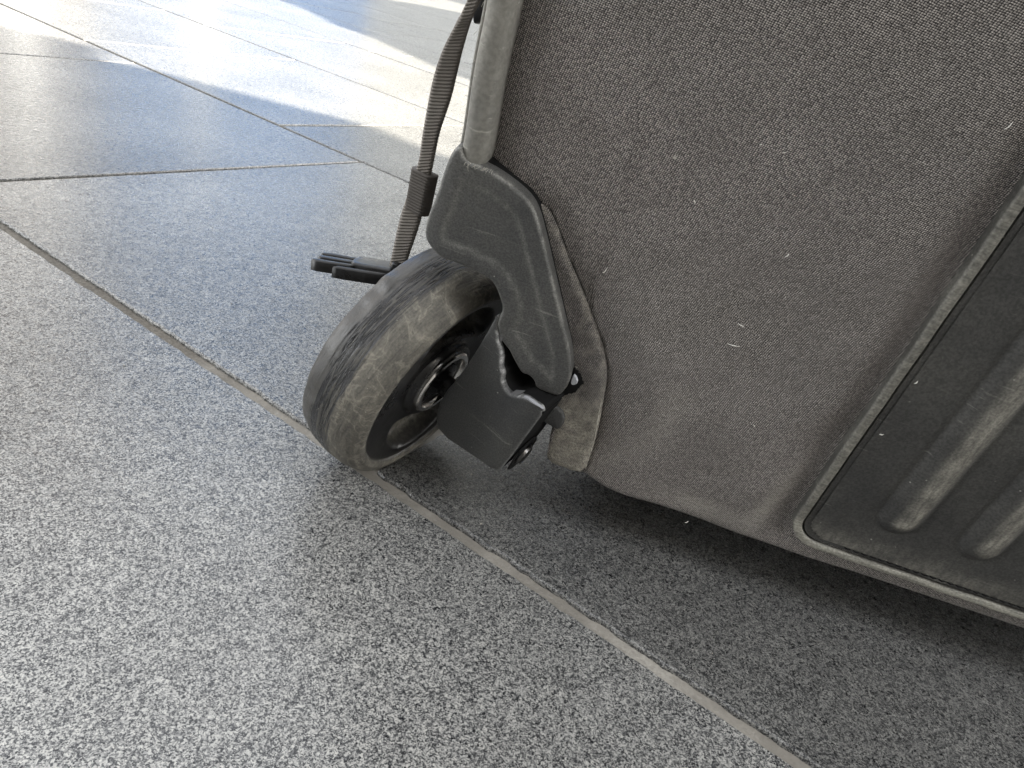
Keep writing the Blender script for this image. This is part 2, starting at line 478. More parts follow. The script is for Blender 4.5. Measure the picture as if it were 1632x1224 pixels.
# ------------------------------------------------------------------ paving
# strips of granite run along A; B points away from the camera
A = Vector((0.894466, -0.447136, 0)); B = Vector((0.447136, 0.894466, 0))
FM = frame((0, 0, 0), A, B, (0, 0, 1))
gs = 60.0
pavement = mesh_obj('pavement', [(-gs, -gs, -.0016), (gs, -gs, -.0016), (gs, gs, -.0016), (-gs, gs, -.0016)], [(0, 1, 2, 3)], G_GROUT, smooth=False)
tag(pavement, kind='structure')

def tile_mesh(L, Wd, key, cache={}):
    if key in cache: return cache[key]
    bm = bmesh.new()
    V, F = box_vf(0, L, 0, Wd, -.012, 0)
    vs = [bm.verts.new(v) for v in V]
    for f in F: bm.faces.new([vs[i] for i in f])
    top = [e for e in bm.edges if all(abs(v.co.z) < 1e-6 for v in e.verts)]
    bmesh.ops.bevel(bm, geom=top, offset=.0007, segments=2, affect='EDGES', profile=.5)
    me = bpy.data.meshes.new('paving_tile'); bm.to_mesh(me); bm.free()
    me.materials.append(G_GRANITE); cache[key] = me
    return me

J = 0.0044
rows = {0: (-.141, .156), 1: (.156, .4565), 2: (.4565, .750)}
for k in range(3, 40): rows[k] = (.750 + (k - 3) * .297, .750 + (k - 2) * .297)
for k in range(-1, -8, -1): rows[k] = (-.141 + k * .297, -.141 + (k + 1) * .297)
breaks = {0: [-1.65, -1.05, -.45, .15 + .02, .75, 1.05], 1: [-1.64, -1.04, -.735, -.4195, -.123, .477, 1.077], 2: [-1.73, -1.13, -.833, -.523, .08, .68, .98]}
rr = random.Random(3)
far_V, far_F = [], []
for k, (b0, b1) in rows.items():
    if k in breaks: br = breaks[k]
    else:
        x = -9.0 + rr.random() * .6; br = [x]
        while x < 7.5: x += rr.choice((.3, .6, .6, .305)); br.append(x)
    if k in breaks:
        lo = br[0]; pre = []
        while lo > -9: lo -= rr.choice((.3, .6)); pre.insert(0, lo)
        hi = br[-1]; post = []
        while hi < 7: hi += rr.choice((.3, .6)); post.append(hi)
        br = pre + br + post
    for x0, x1 in zip(br[:-1], br[1:]):
        L = x1 - x0 - J; Wd = b1 - b0 - J
        mid = A * ((x0 + x1) / 2) + B * ((b0 + b1) / 2)
        d = Vector((mid.x, mid.y, 0)).length
        near = (d < 1.0) or (mid.y > 0 and mid.y < 2.4 and mid.x < .35 and mid.x > -.95 * mid.y - .45)
        if near:
            if d < .62 and k in (0, 1):
                def tj(p, L=L * 1000, W_=Wd * 1000):
                    q = p.copy(); u_ = p[:, 0] + p[:, 1] * 1.37
                    am = .30 * vnoise(u_, u_ * 0, 14, int(abs(x0) * 1000), 3) + .30 * np.clip(vnoise(u_, u_ * 0, 23, 5 + k, 3) - .35, 0, 1) * 2.5
                    am = am + .10 * rng.standard_normal(len(p))
                    c_ = np.array([L / 2, W_ / 2]); q[:, 0] += np.where((p[:, 0] < .5) | (p[:, 0] > L - .5), np.sign(c_[0] - p[:, 0]) * (am + .1), 0)
                    q[:, 1] += np.where((p[:, 1] < .5) | (p[:, 1] > W_ - .5), np.sign(c_[1] - p[:, 1]) * (am + .1), 0)
                    return q
                o = relief('paving_tile', [(0, 0), (L * 1000, 0), (L * 1000, Wd * 1000), (0, Wd * 1000)], [(0, -12), (0, -.9), (.25, -.35), (.7, 0)], G_GRANITE, None, None, step=1.5, smooth_it=0, jag=tj, cap=60)
                o.data.polygons.foreach_set('use_smooth', [False] * len(o.data.polygons))
            else:
                o = bpy.data.objects.new('paving_tile', tile_mesh(L, Wd, (round(L, 4), round(Wd, 4))))
                COL.objects.link(o)
            o.parent = pavement
            sh_ = {(0, 1): 1.05, (1, 1): 1.0}.get((k, 0), None) or rr.uniform(.85, 1.05)
            if k == 1 and -.45 < x0 < -.3: sh_ = 1.05
            if k == 1 and -.2 < x0 < 0: sh_ = .62      # slab under the bag, its colour darkened to carry the bag's shade
            if k == 0 and x0 > -.5 and x0 < 0: sh_ = 1.1
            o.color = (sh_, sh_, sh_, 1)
            o.matrix_basis = Matrix.Translation(A * (x0 + J / 2) + B * (b0 + J / 2) + Vector((0, 0, 0 if d < .35 else rr.uniform(-.00025, .00015)))) @ FM.to_3x3().to_4x4()
        else:
            p = [A * (x0 + J / 2) + B * (b0 + J / 2), A * (x1 - J / 2) + B * (b0 + J / 2), A * (x1 - J / 2) + B * (b1 - J / 2), A * (x0 + J / 2) + B * (b1 - J / 2)]
            o_ = len(far_V)
            far_V += [(q.x, q.y, 0) for q in p] + [(q.x, q.y, -.004) for q in p]
            far_F += [(o_, o_ + 1, o_ + 2, o_ + 3)] + [(o_ + i, o_ + 4 + i, o_ + 4 + (i + 1) % 4, o_ + (i + 1) % 4) for i in range(4)]
ft = mesh_obj('far_paving_tiles', far_V, far_F, G_GRANITE, pavement, smooth=False)
fix_normals(ft); tag(ft, kind='stuff')

# ------------------------------------------------------------------ the bag
BX, BY, BZ = Vector((0.995176, -0.097913, -0.006126)), Vector((-0.011231, -0.175736, 0.984373)), Vector((-0.097459, -0.979556, -0.175988))
BM_ = frame((0.017401, 0.191664, 0.023553), BX, BY, BZ)
base = Vector((0.0174, 0.1917, 0.0))
bag = empty('rolling_bag', Matrix.Translation(base))
tag(bag, 'dusty dark fabric rolling bag with a snapped wheel bracket, standing on grey granite paving', 'rolling bag')
L2B = Matrix.Translation(-base) @ BM_           # bag-plane millimetres -> child space

XR, YT = 398.0, 470.0

# --- fabric face: a fine sheet that dips into its seams and folds under at the bottom
plate_px = [(-43.3, 94.77), (-41.31, 91.45), (-37.59, 91.31), (-33.27, 90.56), (-26.84, 88.18), (-23.48, 86.11), (-21.26, 83.47), (-18.64, 78.62), (-14.09, 69.45), (-7.4, 55.91), (-3.42, 48.11), (-1.39, 42.48), (-0.81, 36.73), (-2.38, 31.79), (-5.41, 31.72), (-9.7, 32.09), (-10.6, 34.33), (-12.65, 35.84), (-14.61, 35.27), (-17.4, 38.54), (-20.27, 42.37), (-21.99, 43.47), (-24.1, 46.6), (-25.15, 50.05), (-24.08, 53.8), (-26.31, 58.68), (-28.85, 61.72), (-32.94, 62.81), (-38.92, 63.62), (-43.5, 63.38), (-46.99, 65.42), (-48.78, 66.88), (-49.46, 69.42), (-49.05, 74.26), (-47.59, 79.79), (-46.38, 87.51), (-45.18, 92.5)]
patch_px = [(-24.37, 85.05), (-18.27, 82.38), (-10.91, 71.28), (-2.79, 60.48), (4.76, 49.63), (8.74, 41.07), (10.05, 32.08), (12.06, 17.61), (12.45, 1.59), (7.39, 0.94), (-0.5, 1.29), (-1.02, 10.36), (-0.87, 16.37), (-4.08, 26.09), (-10, 36), (-16, 46), (-24, 60), (-34, 74), (-34, 84)]

def bottom_y(x):
    return np.interp(x, [-40, -26, -12, -4, -0.6, 7.4, 12.8, 20, 28, 50, 82, 110, 154, 398], [90, 80, 60, 40, 1.2, .4, -.4, -1.9, -2.5, -2.3, -2.8, -2.3, -1.9, -2.2])

seam_line = [(74.6, 480), (74.6, 12), (76.5, 7), (81, 3.2), (90, 2.6), (398, 2.6)]
patch_edge = patch_px[0:9]
def fabric_z(x, y):
    z = np.zeros(x.shape)
    z -= 3.0 * np.exp(-np.clip(x + 36.5, 0, 99) / 4.0) * (y > 80)           # tucked under the piping
    dp = dist_poly(x, y, patch_edge)
    z -= 1.0 * np.exp(-(dp / 4.5) ** 2)
    z += .9 * np.exp(-((dp - 13) / 8.0) ** 2) / (1 + np.exp((y - 66) / 5.0))
    z -= 1.1 * inside(x, y, patch_px)
    ds = dist_poly(x, y, seam_line[:3])
    z -= 1.9 * np.exp(-(ds / 4.2) ** 2)
    z += .5 * np.exp(-((ds - 14) / 8.0) ** 2)
    z += (.35 * vnoise(x, y, 60, 3, 2) + .14 * vnoise(x, y, 17, 5, 2)) * np.clip((y + 2) / 18, .15, 1)
    # soft creases fanning out from the bottom of the patch
    for (cx_, cy_, a_, w_, l_, h_) in ((30, 15, .45, 2.2, 16, .30), (44, 14, .25, 2.0, 14, .22), (62, 18, 1.05, 2.6, 12, .45), (24, 40, 1.9, 3.5, 20, .45)):
        u = (x - cx_) * math.cos(a_) + (y - cy_) * math.sin(a_); v = -(x - cx_) * math.sin(a_) + (y - cy_) * math.cos(a_)
        z += h_ * np.exp(-(u / l_) ** 2 - (v / w_) ** 2)
    return z

xs = np.r_[np.arange(-40, 90, 1.0), np.arange(90, XR + .1, 4.0)]
ts = np.r_[np.linspace(0, 1, 60) ** 1.0 * .09 * 3, np.linspace(.09 * 3, 1, 95)[1:]]
ts = np.linspace(0, 1, 200) ** 1.6
X, T = np.meshgrid(xs, ts, indexing='ij')
yb = bottom_y(X); Y = yb + (YT - yb) * T
Z = fabric_z(X, Y)
rb = 3.0                                            # the rounded bottom fold
fold = np.clip(1 - (Y - yb) / rb, 0, 1)
Z -= rb * (1 - np.sqrt(np.clip(1 - fold ** 2, 0, 1)))
V = np.stack([X, Y, Z], -1)
edge_w = .12 * vnoise(xs * 1.0, xs * 0, 6, 9, 2)
V[:, 0, 1] += edge_w
under = np.stack([xs, bottom_y(xs) + .1, np.full(xs.shape, -40.0)], -1)[:, None]
V = np.concatenate([under, V], 1)
nx, ny = V.shape[:2]
F = [(i * ny + j, (i + 1) * ny + j, (i + 1) * ny + j + 1, i * ny + j + 1) for i in range(nx - 1) for j in range(ny - 1)]
fab = mesh_obj('fabric_face', V.reshape(-1, 3) * MM, F, G_FABRIC, bag, L2B)
fx, fy = V[..., 0], V[..., 1]
wv = np.zeros(fx.shape)
wv += .9 * np.exp(-((fx - 67.5 - .12 * (fy - 16)) / 2.6) ** 2) * np.exp(-((fy - 15) / 13) ** 2)
wv += .75 * np.exp(-((fx - 50) / 14) ** 2) * np.exp(-((fy - 4.5) / 3.6) ** 2)
wv += .8 * np.exp(-((fy - bottom_y(fx)) / .9) ** 2)
wv += .35 * np.exp(-(dist_poly(fx, fy, [(12, 5), (26, 22), (30, 40)]) / 5) ** 2)
wear(fab, np.clip(wv, 0, 1))

# --- the body behind it
bo = [(-41.5, 93), (-41.5, YT), (XR, YT), (XR, 0), (2, 1.2), (1.2, 30), (-4, 60), (-18, 84), (-30, 92)]
body = relief('body', bo, [(0, -285), (0, -12), (1.5, -8)], G_SIDE, bag, L2B, step=6, smooth_it=0, cap=40)
# hidden filler under the base, added to block light and deepen the shade
relief('base_light_block', [(4, 12), (392, 12), (392, -22), (388, -24), (14, -24), (8, -22)], [(0, -270), (0, -37), (11, -19), (14, -14)], G_SIDE, bag, L2B, step=4, cap=12)

# --- grey piping down the left edge
def sweep(path, prof, closed=False):
    """path [(x,y)] mm in the bag plane, prof [(across, height)]"""
    path = np.asarray(path, float); n = len(path); V = []; F = []; m_ = len(prof)
    for i in range(n):
        a = path[max(i - 1, 0)]; b = path[min(i + 1, n - 1)]
        t = (b - a) / np.linalg.norm(b - a); nn = np.array([t[1], -t[0]])
        for (c, hgt) in prof:
            V.append((path[i][0] + nn[0] * c, path[i][1] + nn[1] * c, hgt))
    for i in range(n - 1):
        for k in range(m_ - 1):
            F.append((i * m_ + k, i * m_ + k + 1, (i + 1) * m_ + k + 1, (i + 1) * m_ + k))
    F.append(tuple(range(m_))); F.append(tuple((n - 1) * m_ + k for k in range(m_))[::-1])
    return np.array(V), F

def half(w, h, base, k=11, pw=2.3):
    out = []
    for i in range(k):
        a_ = math.pi * i / (k - 1)
        c, s_ = math.cos(a_), math.sin(a_)
        out.append((-w / 2 * math.copysign(abs(c) ** (2 / pw), c), base + h * abs(s_) ** (2 / pw)))
    return [(-w / 2, base - 9)] + out + [(w / 2, base - 9)]

pp = np.array([(-39.9 + .25 * math.sin(y * .05) + .15 * math.sin(y * .21), y) for y in np.arange(YT, 89.0, -2.0)] + [(-39.3, 89.6)])
V, F = sweep(pp, half(7.0, 4.2, .6, 15))
V[:, 2] += .12 * vnoise(V[:, 0], V[:, 1], 9, 4, 2)
pip = mesh_obj('piping', V * MM, F, G_PIPE, bag, L2B); fix_normals(pip); sharp(pip, 60)
V, F = sweep(pp + np.array([-3.9, 0]), half(1.5, 1.3, -.8, 7))
wl_ = mesh_obj('piping_welt', V * MM, F, G_PIPE, bag, L2B); fix_normals(wl_); sharp(wl_, 60)

# --- corner guard: the plate whose lower arm has snapped
def guard_h(x, y, d):
    z = -1.1 * np.exp(-((x + 50) / 4.0) ** 2) + .05 * vnoise(x, y, 7, 8, 2)
    z -= .40 / (1 + np.exp(-(d - 5.0) / .22))                     # the field inside the rim sits a little lower
    return z
def guard_w(x, y, w, d):
    return w * (.35 + .65 * (vnoise(x, y, 9, 41, 3) > -.15)) + .35 * np.exp(-((d - 5.2) / .6) ** 2)
guard = relief('corner_guard', plate_px, [(0, -16), (0, 1.0), (0, 4.1), (.15, 4.8), (.4, 5.2), (.8, 5.45), (1.1, 5.5)], G_PLATE, bag, L2B, step=.6,
               side=(G_DARK, .2), cap=1.2, hfn=guard_h, ringwear=[0, 0, .2, .65, .4, .1, .0], wear_fn=guard_w)  # side walls coloured black to deepen the crack's shade

# --- wheel housing walls behind the guard, added to keep the crack dark
hv, hf = [], []
joined('wheel_housing', [box_vf(-.006, -.003, .034, .086, -.07, -.009), box_vf(-.044, -.004, .085, .089, -.07, -.004)], G_BLACK, bag, L2B, smooth=False)

# --- scuffed patch beside the guard
def patch_h(x, y, d):
    return .20 * vnoise(x, y, 8, 12, 3) + .07 * vnoise(x, y, 2.2, 13, 2) + .9 * np.exp(-((y - 40) / 18) ** 2) * np.clip((x + 10) / 20, 0, 1) - .55 * np.clip((y - 42) / 16, 0, 1)
def patch_w(x, y, w, d):
    low = 1 / (1 + np.exp((y - 29) / 2.5))
    return np.clip(w * .6 + low * (.75 + .35 * vnoise(x, y, 6, 14, 3)) + .25 * vnoise(x, y, 5, 16, 3), 0, 1)
patch = relief('corner_patch', patch_px, [(0, -3.5), (0, -.3), (.5, .15), (1.4, .5), (2.2, .6)], G_PATCH, bag, L2B, step=.8, cap=1.2, hfn=patch_h, ringwear=[0, .3, .5, .2, 0], wear_fn=patch_w)
st = resample([(9.64, 31.31), (10.68, 22.94), (11.58, 14.88), (12.1, 7.43), (12.2, 2.69)], .5, False)
segs = []
for i in range(0, len(st) - 4, 5):
    q3 = [(p[0] * MM, p[1] * MM, (1.0 + .25 * math.sin(j / 3 * math.pi)) * MM) for j, p in enumerate(st[i:i + 4])]
    segs.append(tube(q3, .00018, 6))
joined('stitching', segs, G_THREAD, bag, L2B)
# loose pale thread along the upper part of the seam
V, F = tube([(10.3 * MM, 27 * MM, .0013), (10.9 * MM, 22 * MM, .0016), (11.4 * MM, 17.5 * MM, .0013)], .00022, 6)
mesh_obj('loose_thread', V, F, G_THREAD, bag, L2B)

# --- torn hole with a pale fleck beside the guard's lower end
relief('torn_hole', [(-1.6, 40.6), (.9, 39.9), (1.9, 37.6), (3.3, 36.4), (2.2, 34.9), (1.9, 32.4), (.2, 31.4), (-1.0, 29.6), (-2.6, 30.9), (-3.2, 33)], [(0, -2), (0, 1.25), (.3, 1.4)], G_DARK, bag, L2B, step=.4, jag=lambda p: p + .16 * rng.standard_normal(p.shape))  # solid black piece standing in for the hole's shaded inside
relief('torn_fleck', [(-.6, 38.9), (.6, 38.2), (1.5, 36.4), (.4, 35.0), (-.7, 35.4)], [(0, 1.2), (0, 2.0), (.2, 2.3)], G_WHITE, bag, L2B, step=.4)
# broken stub that still joins bag and bracket
relief('bracket_stub', [(-9.5, 24.4), (-3.63, 25.4), (-0.4, 24.6), (1.5, 21.27), (0.6, 16.9), (-1.96, 17.3), (-8.5, 19.6)], [(0, -14), (0, 1.6), (.3, 2.0), (.7, 2.2)], G_ARM, bag, L2B, step=.5)

# --- ribbed rubber panel with its bead and tape
PX1 = 262.0
cx0, cy0, rc = 86.0, 14.0, 9.0
arc = [(cx0 - rc * math.cos(t), cy0 - rc * math.sin(t)) for t in np.linspace(0, math.pi / 2, 12)]
bead_path = [(77.0, y) for y in np.arange(YT - 20, 16, -6.0)] + [(77.0 + (p[0] - (cx0 - rc)), p[1] + .4) for p in arc] + [(x, 5.35) for x in np.arange(92, PX1, 4.0)]
bead_path = np.array(bead_path); bead_path += np.stack([.12 * vnoise(bead_path[:, 0], bead_path[:, 1], 20, 2, 2), .12 * vnoise(bead_path[:, 0], bead_path[:, 1], 20, 6, 2)], 1)
V, F = sweep(bead_path, half(2.7, 1.15, .6, 9, 3.2))
V[:, 2] += .10 * vnoise(V[:, 0], V[:, 1], 5, 15, 2)
bd = mesh_obj('panel_bead', V * MM, F, G_BEAD, bag, L2B); fix_normals(bd); sharp(bd, 60)
vx = np.array([v.co[:] for v in bd.data.vertices]) / MM
wear(bd, np.clip((vx[:, 2] - .8) / .9, 0, 1) * np.where(vx[:, 1] < 14, 1.0, .45))
tape_path = bead_path + 0
V, F = sweep(bead_path, [(-4.4, -4), (-4.4, .35), (-4.2, .7), (-2.0, .9), (-1.5, .2), (-1.5, -4)])
tp = mesh_obj('binding_tape', V * MM, F, G_PATCH if False else G_PANEL, bag, L2B); fix_normals(tp); sharp(tp, 40)
# the moulded sheet
px = np.r_[np.arange(80.6, 150, .7), np.arange(150, PX1, 2.0)]; py = np.r_[np.arange(8.6, 60, .8), np.arange(60, YT - 24, 4.0)]
X, Y = np.meshgrid(px, py, indexing='ij')
Z = np.full(X.shape, 1.0) + .12 * vnoise(X, Y, 30, 21, 2)
for r_ in range(7):
    xc = 101.2 + 23.2 * r_
    y0 = 25.5
    d_ = np.where(Y < y0, np.hypot(X - xc, Y - y0), np.abs(X - xc))
    sgn = np.where(Y < y0, d_, X - xc)
    Z += 1.7 * np.clip(1 - (d_ / 5.6) ** 2.0, 0, 1) ** .9
    Z -= .35 * np.exp(-((d_ - 6.3) / .9) ** 2)
# corner of the sheet is rounded like the bead
cm = (X < 87) & (Y < 15)
Z = np.where(cm & (np.hypot(X - 87, Y - 15) > 6.6), -1.5, Z)
V = np.stack([X, Y, Z], -1); nx, ny = X.shape
F = [(i * ny + j, (i + 1) * ny + j, (i + 1) * ny + j + 1, i * ny + j + 1) for i in range(nx - 1) for j in range(ny - 1)]
pan = mesh_obj('ribbed_panel', V.reshape(-1, 3) * MM, F, G_PANEL, bag, L2B)
pw = np.zeros(X.shape)  # pale right of each rib crest: dust plus painted side light
for r_ in range(7):
    xc = 101.2 + 23.2 * r_
    e_ = np.where(Y < 25.5, np.hypot(X - xc - 1.6, Y - 25.5), np.abs(X - xc - 1.6))
    pw = np.maximum(pw, np.exp(-(e_ / 3.1) ** 4) * .85)
pw = np.maximum(pw, .45 * np.exp(-((Y - 9) / 5.0) ** 2))
wear(pan, np.clip(pw * (.8 + .3 * vnoise(X, Y, 9, 77, 3)), 0, 1))
# stitches through the lower tape and up the side
segs = []
for i in range(2, 36):
    x0 = 88 + i * 2.6
    segs.append(tube([(x0 * MM, 8.5 * MM, .0012), ((x0 + .9) * MM, 8.45 * MM, .00155), ((x0 + 1.8) * MM, 8.5 * MM, .0012)], .00022, 5))
joined('panel_stitching', segs, G_DARK, bag, L2B)

# --- bits of lint and pulled fibres on the cloth
segs = []
lr = random.Random(5)
for (x, y, ln_, a_) in [(66.26, 129, 2.0, 1.1), (27.84, 112.7, .8, .4), (38.4, 89.9, 1.6, 1.0), (37, 69, 1.5, 2.9), (35.3, 62.7, 3.6, .12), (-1.65, 71.4, 2.2, 1.1), (22.5, 113, .7, .3), (81, 68.8, 1.2, 1.0), (81.4, 51.2, 1.3, .4), (47.7, -4.0, 1.6, .9), (52, 40, .9, 2.0), (60, 95, .8, .6), (14, 96, 1.0, 1.9)]:
    z0_ = .5 if x < 75 else 1.6
    pts_ = [((x + t * ln_ * math.cos(a_) + .15 * math.sin(5 * t)) * MM, (y + t * ln_ * math.sin(a_)) * MM, (z0_ + .25 * math.sin(3 * t)) * MM) for t in np.linspace(0, 1, 6)]
    segs.append(tube(pts_, [.00004, .00013, .00016, .00014, .0001, .00003], 5))
joined('lint', segs, G_LINT, bag, L2B, kind='stuff')
# frayed fibres where the piping ends and along its outer side
segs = []
for _ in range(16):
    y = lr.uniform(92, 150); x = -43.8
    a_ = lr.uniform(-.8, .8); L_ = lr.uniform(.8, 2.6)
    pts_ = [((x - t * L_ * math.cos(a_)) * MM, (y + t * L_ * math.sin(a_) + .4 * math.sin(4 * t)) * MM, (1.0 - .6 * t) * MM) for t in np.linspace(0, 1, 5)]
    segs.append(tube(pts_, .00005, 4))
for _ in range(14):
    x = lr.uniform(-41, -34); y = 91.3 + lr.uniform(-.3, .3); a_ = lr.uniform(-2.6, -.6); L_ = lr.uniform(.6, 2.0)
    pts_ = [((x + t * L_ * math.cos(a_)) * MM, (y + t * L_ * math.sin(a_)) * MM, (5.6 + .5 * math.sin(3 * t)) * MM) for t in np.linspace(0, 1, 5)]
    segs.append(tube(pts_, .00005, 4))
joined('frayed_fibres', segs, G_THREAD, bag, L2B)

# ------------------------------------------------------------------ the wheel, tilted on its broken bracket
WC = Vector((-0.031931, 0.205402, 0.040213)) - base
Q = Vector((0.88409, -0.385457, -0.264212)); MV = Vector((-0.420966, -0.902386, -0.092126)); LV = Vector((-0.20291, 0.192672, -0.960055))
WM = frame(WC, LV, -MV, Q)                       # local X down the wheel, Z along the axle (right-handed below)
if WM.to_3x3().determinant() < 0: WM = frame(WC, LV, MV, Q)
wheel = empty('wheel', None, bag); wheel.matrix_basis = WM
R_, R1, HW = 40.7, 36.4, 12.0
prof = [(10.6, 33.4), (11.6, 33.6), (12.15, 34.4), (12.2, 35.6), (11.9, 36.3), (11.5, 36.55)]
for i in range(1, 44):
    s = 11.3 * math.cos(math.pi * i / 44)
    prof.append((s, R1 + (R_ - R1) * math.sqrt(max(0, 1 - (s / 12.0) ** 2))))
prof += [(-11.9, 36.3), (-12.2, 35), (-11.6, 33.4), (-10, 32)]
def tyre_fn(s, r, th):
    if r > 36.6:
        r += .10 * float(vnoise(np.array(th * 38), np.array(s), 11, 31, 2))
        if -6.0 < s < 1.5: r -= .30 * (0.5 + .5 * math.sin(s * 4.3 + .9 * math.sin(th * 3))) ** 3     # worn grooves round the tread
        # chunks missing from the far shoulder
        for (t0, w_, dpt, s0) in ((-2.62, .05, -.9, -9), (-2.50, .05, 1.2, -9), (1.62, .05, -.7, -8), (2.25, .06, 1.0, -8.5), (-2.35, .10, 1.3, -9), (-1.55, .07, .8, -8), (1.95, .12, .9, -9), (2.7, .08, .8, -8.5)):
            dt = (th - t0 + math.pi) % (2 * math.pi) - math.pi
            r -= dpt * math.exp(-(dt / w_) ** 2) * math.exp(-((s - s0) / 3.2) ** 2)
    return s, r
V, F = lathe(prof, 220, tyre_fn)
ty = mesh_obj('tyre', V, F, G_TYRE, wheel); fix_normals(ty)

# hub face: lip, webs and two open pockets round a bearing boss
rads = np.r_[33.6, 33.2, 32.8, 32.4, np.linspace(31.6, 15, 30), 14.4, 14.0, 13.8, 12.6, 11.6]
V = []; F = []; idx = []; hw = []; pk = 0; SEG = 200
for i in range(SEG):
    th = 2 * math.pi * i / SEG
    for r in rads:
        if r > 33.4: s = 11.5
        elif r > 33.0: s = 10.9
        elif r > 32.6: s = 11.0
        elif r > 32.0: s = 11.1
        elif r >= 15:
            web = 11.0 - 2.6 * ((32.0 - r) / 17)
            ctr = math.hypot((r - 23.5) / 6.6, ((th + math.pi / 2) % math.pi - math.pi / 2) * r / 17.5) if True else 0
            pk = min(1.0, max(0.0, (1.12 - ctr) / .24))
            s = web - 6.5 * pk * pk * (3 - 2 * pk)
        elif r > 14.2: s = 9.0
        elif r > 13.9: s = 10.0
        else: s = 10.6
        V.append((r * math.cos(th) * MM, r * math.sin(th) * MM, s * MM))
        hw.append((pk ** 2 if 15 <= r <= 32 else 0) + (.25 if r > 33 else 0))
n = len(rads)
for i in range(SEG):
    j = (i + 1) % SEG
    for k in range(n - 1):
        F.append((i * n + k, j * n + k, j * n + k + 1, i * n + k + 1))
        zc = V[i * n + k][2] / MM; rcur = rads[k]
        idx.append(1 if (zc < 7.2 and rcur < 32) else 0)
hub = mesh_obj('hub', V, F, G_HUB, wheel); fix_normals(hub); wear(hub, np.array(hw))
# bearing
V, F = lathe([(10.2, 12.2), (11.4, 12.1), (11.9, 11.6), (11.9, 10.2), (11.4, 9.8), (10.4, 9.6)], 72)
br_ = mesh_obj('bearing', V, F, G_STEEL, wheel); fix_normals(br_); sharp(br_)
V, F = lathe([(10.4, 9.6), (10.2, 7.2), (11.0, 7.0), (11.2, 5.6), (12.5, 3.6), (20.5, 3.6)], 48)
sh = mesh_obj('axle_spacer', V, F, G_BLACK, wheel); fix_normals(sh); sharp(sh)
# rear disc so no light comes through the hub
V, F = lathe([(-6, 32.6), (-6, 4), (-6, .01)], 48)
mesh_obj('rear_disc', V, F, G_BLACK, wheel)

# --- the snapped lower arm of the bracket
AM = frame(WC, Q, -LV, MV)
arm_px = [(21.65, 8.57), (18.35, 3.23), (17.19, -4.55), (19.57, -17.17), (20.69, -32.42), (20.81, -41.44), (21.38, -42.14), (22.95, -37.79), (24.8, -35.1), (27.2, -32.3), (30.3, -27.8), (32.4, -23.9), (35.0, -22.9), (37.2, -23.8), (39.48, -25.93), (43.01, -26.4), (46.65, -27.02), (46.47, -23.58), (45.31, 3.11), (44.15, 4.39), (37.74, 5.29)]
arm_o = [(x, -y) for x, y in arm_px]
def arm_jag(p):
    q = p.copy()
    sel = (p[:, 1] > 24) & (p[:, 0] > 23)
    e_ = vnoise(p[:, 0] + p[:, 1], p[:, 0] * .3, 3.2, 61, 3)
    q[sel, 0] += .42 * e_[sel] - .15; q[sel] += .05 * rng.standard_normal(q[sel].shape)
    return q
def arm_w(x, y, w, d):
    frac = ((y > 24.3) & (x > 22.5)) | (y > 40)
    return np.where(frac, w * (.45 + .5 * (vnoise(x, y, 3.0, 90, 2) > 0)), w * .3)
def arm_h(x, y, d):
    # slanted band along the outer end
    return -1.1 * np.clip((x - 42.0) / 3.5, 0, 1) + .04 * vnoise(x, y, 6, 19, 2)
arm = relief('bracket_arm', arm_o, [(0, -9), (0, 7.8), (0, 9.2), (.2, 9.7), (.5, 9.95), (.9, 10.0)], G_ARM, bag, AM, step=.5, jag=arm_jag, side=(G_DARK, 8.0), cap=1.2, hfn=arm_h,
             ringwear=[0, 0, 1, .8, .15, 0], wear_fn=arm_w)  # black sides carry the shade inside the break
# black ring painting the end recess's shade, and the threaded axle end
V, F = lathe([(46.15, 6.9), (46.5, 6.6), (46.5, 4.4), (45.9, 4.2)], 40)
rec = mesh_obj('axle_recess', V, F, G_DARK, bag, WM)
ring = []
for i in range(9): ring += [(42 + i * .6, 3.9), (42.3 + i * .6, 3.35)]
V, F = lathe([(41, 3.5)] + ring + [(47.6, 3.3), (47.8, 2.6), (47.8, .02)], 32)
bolt = mesh_obj('axle_bolt', V, F, G_BOLT, bag, WM); fix_normals(bolt)
fl_o = [(x, -y) for x, y in [(39.2, -25.9), (40.4, -26.8), (46.9, -27.4), (44.4, -26.7), (42.0, -26.1)]]
for tri in ([(35.0, 22.6), (38.2, 25.3), (37.9, 23.2)], [(23.8, 36.6), (25.6, 35.9), (25.2, 33.6)]):
    relief('splinter', tri, [(0, 6.5), (0, 8.9), (.1, 9.1)], G_RAW, bag, AM, step=.25, smooth_it=0, cap=.6)
relief('broken_edge', fl_o, [(0, 9.3), (0, 9.9), (.15, 10.2)], G_RAWW, bag, AM, step=.4, smooth_it=1)

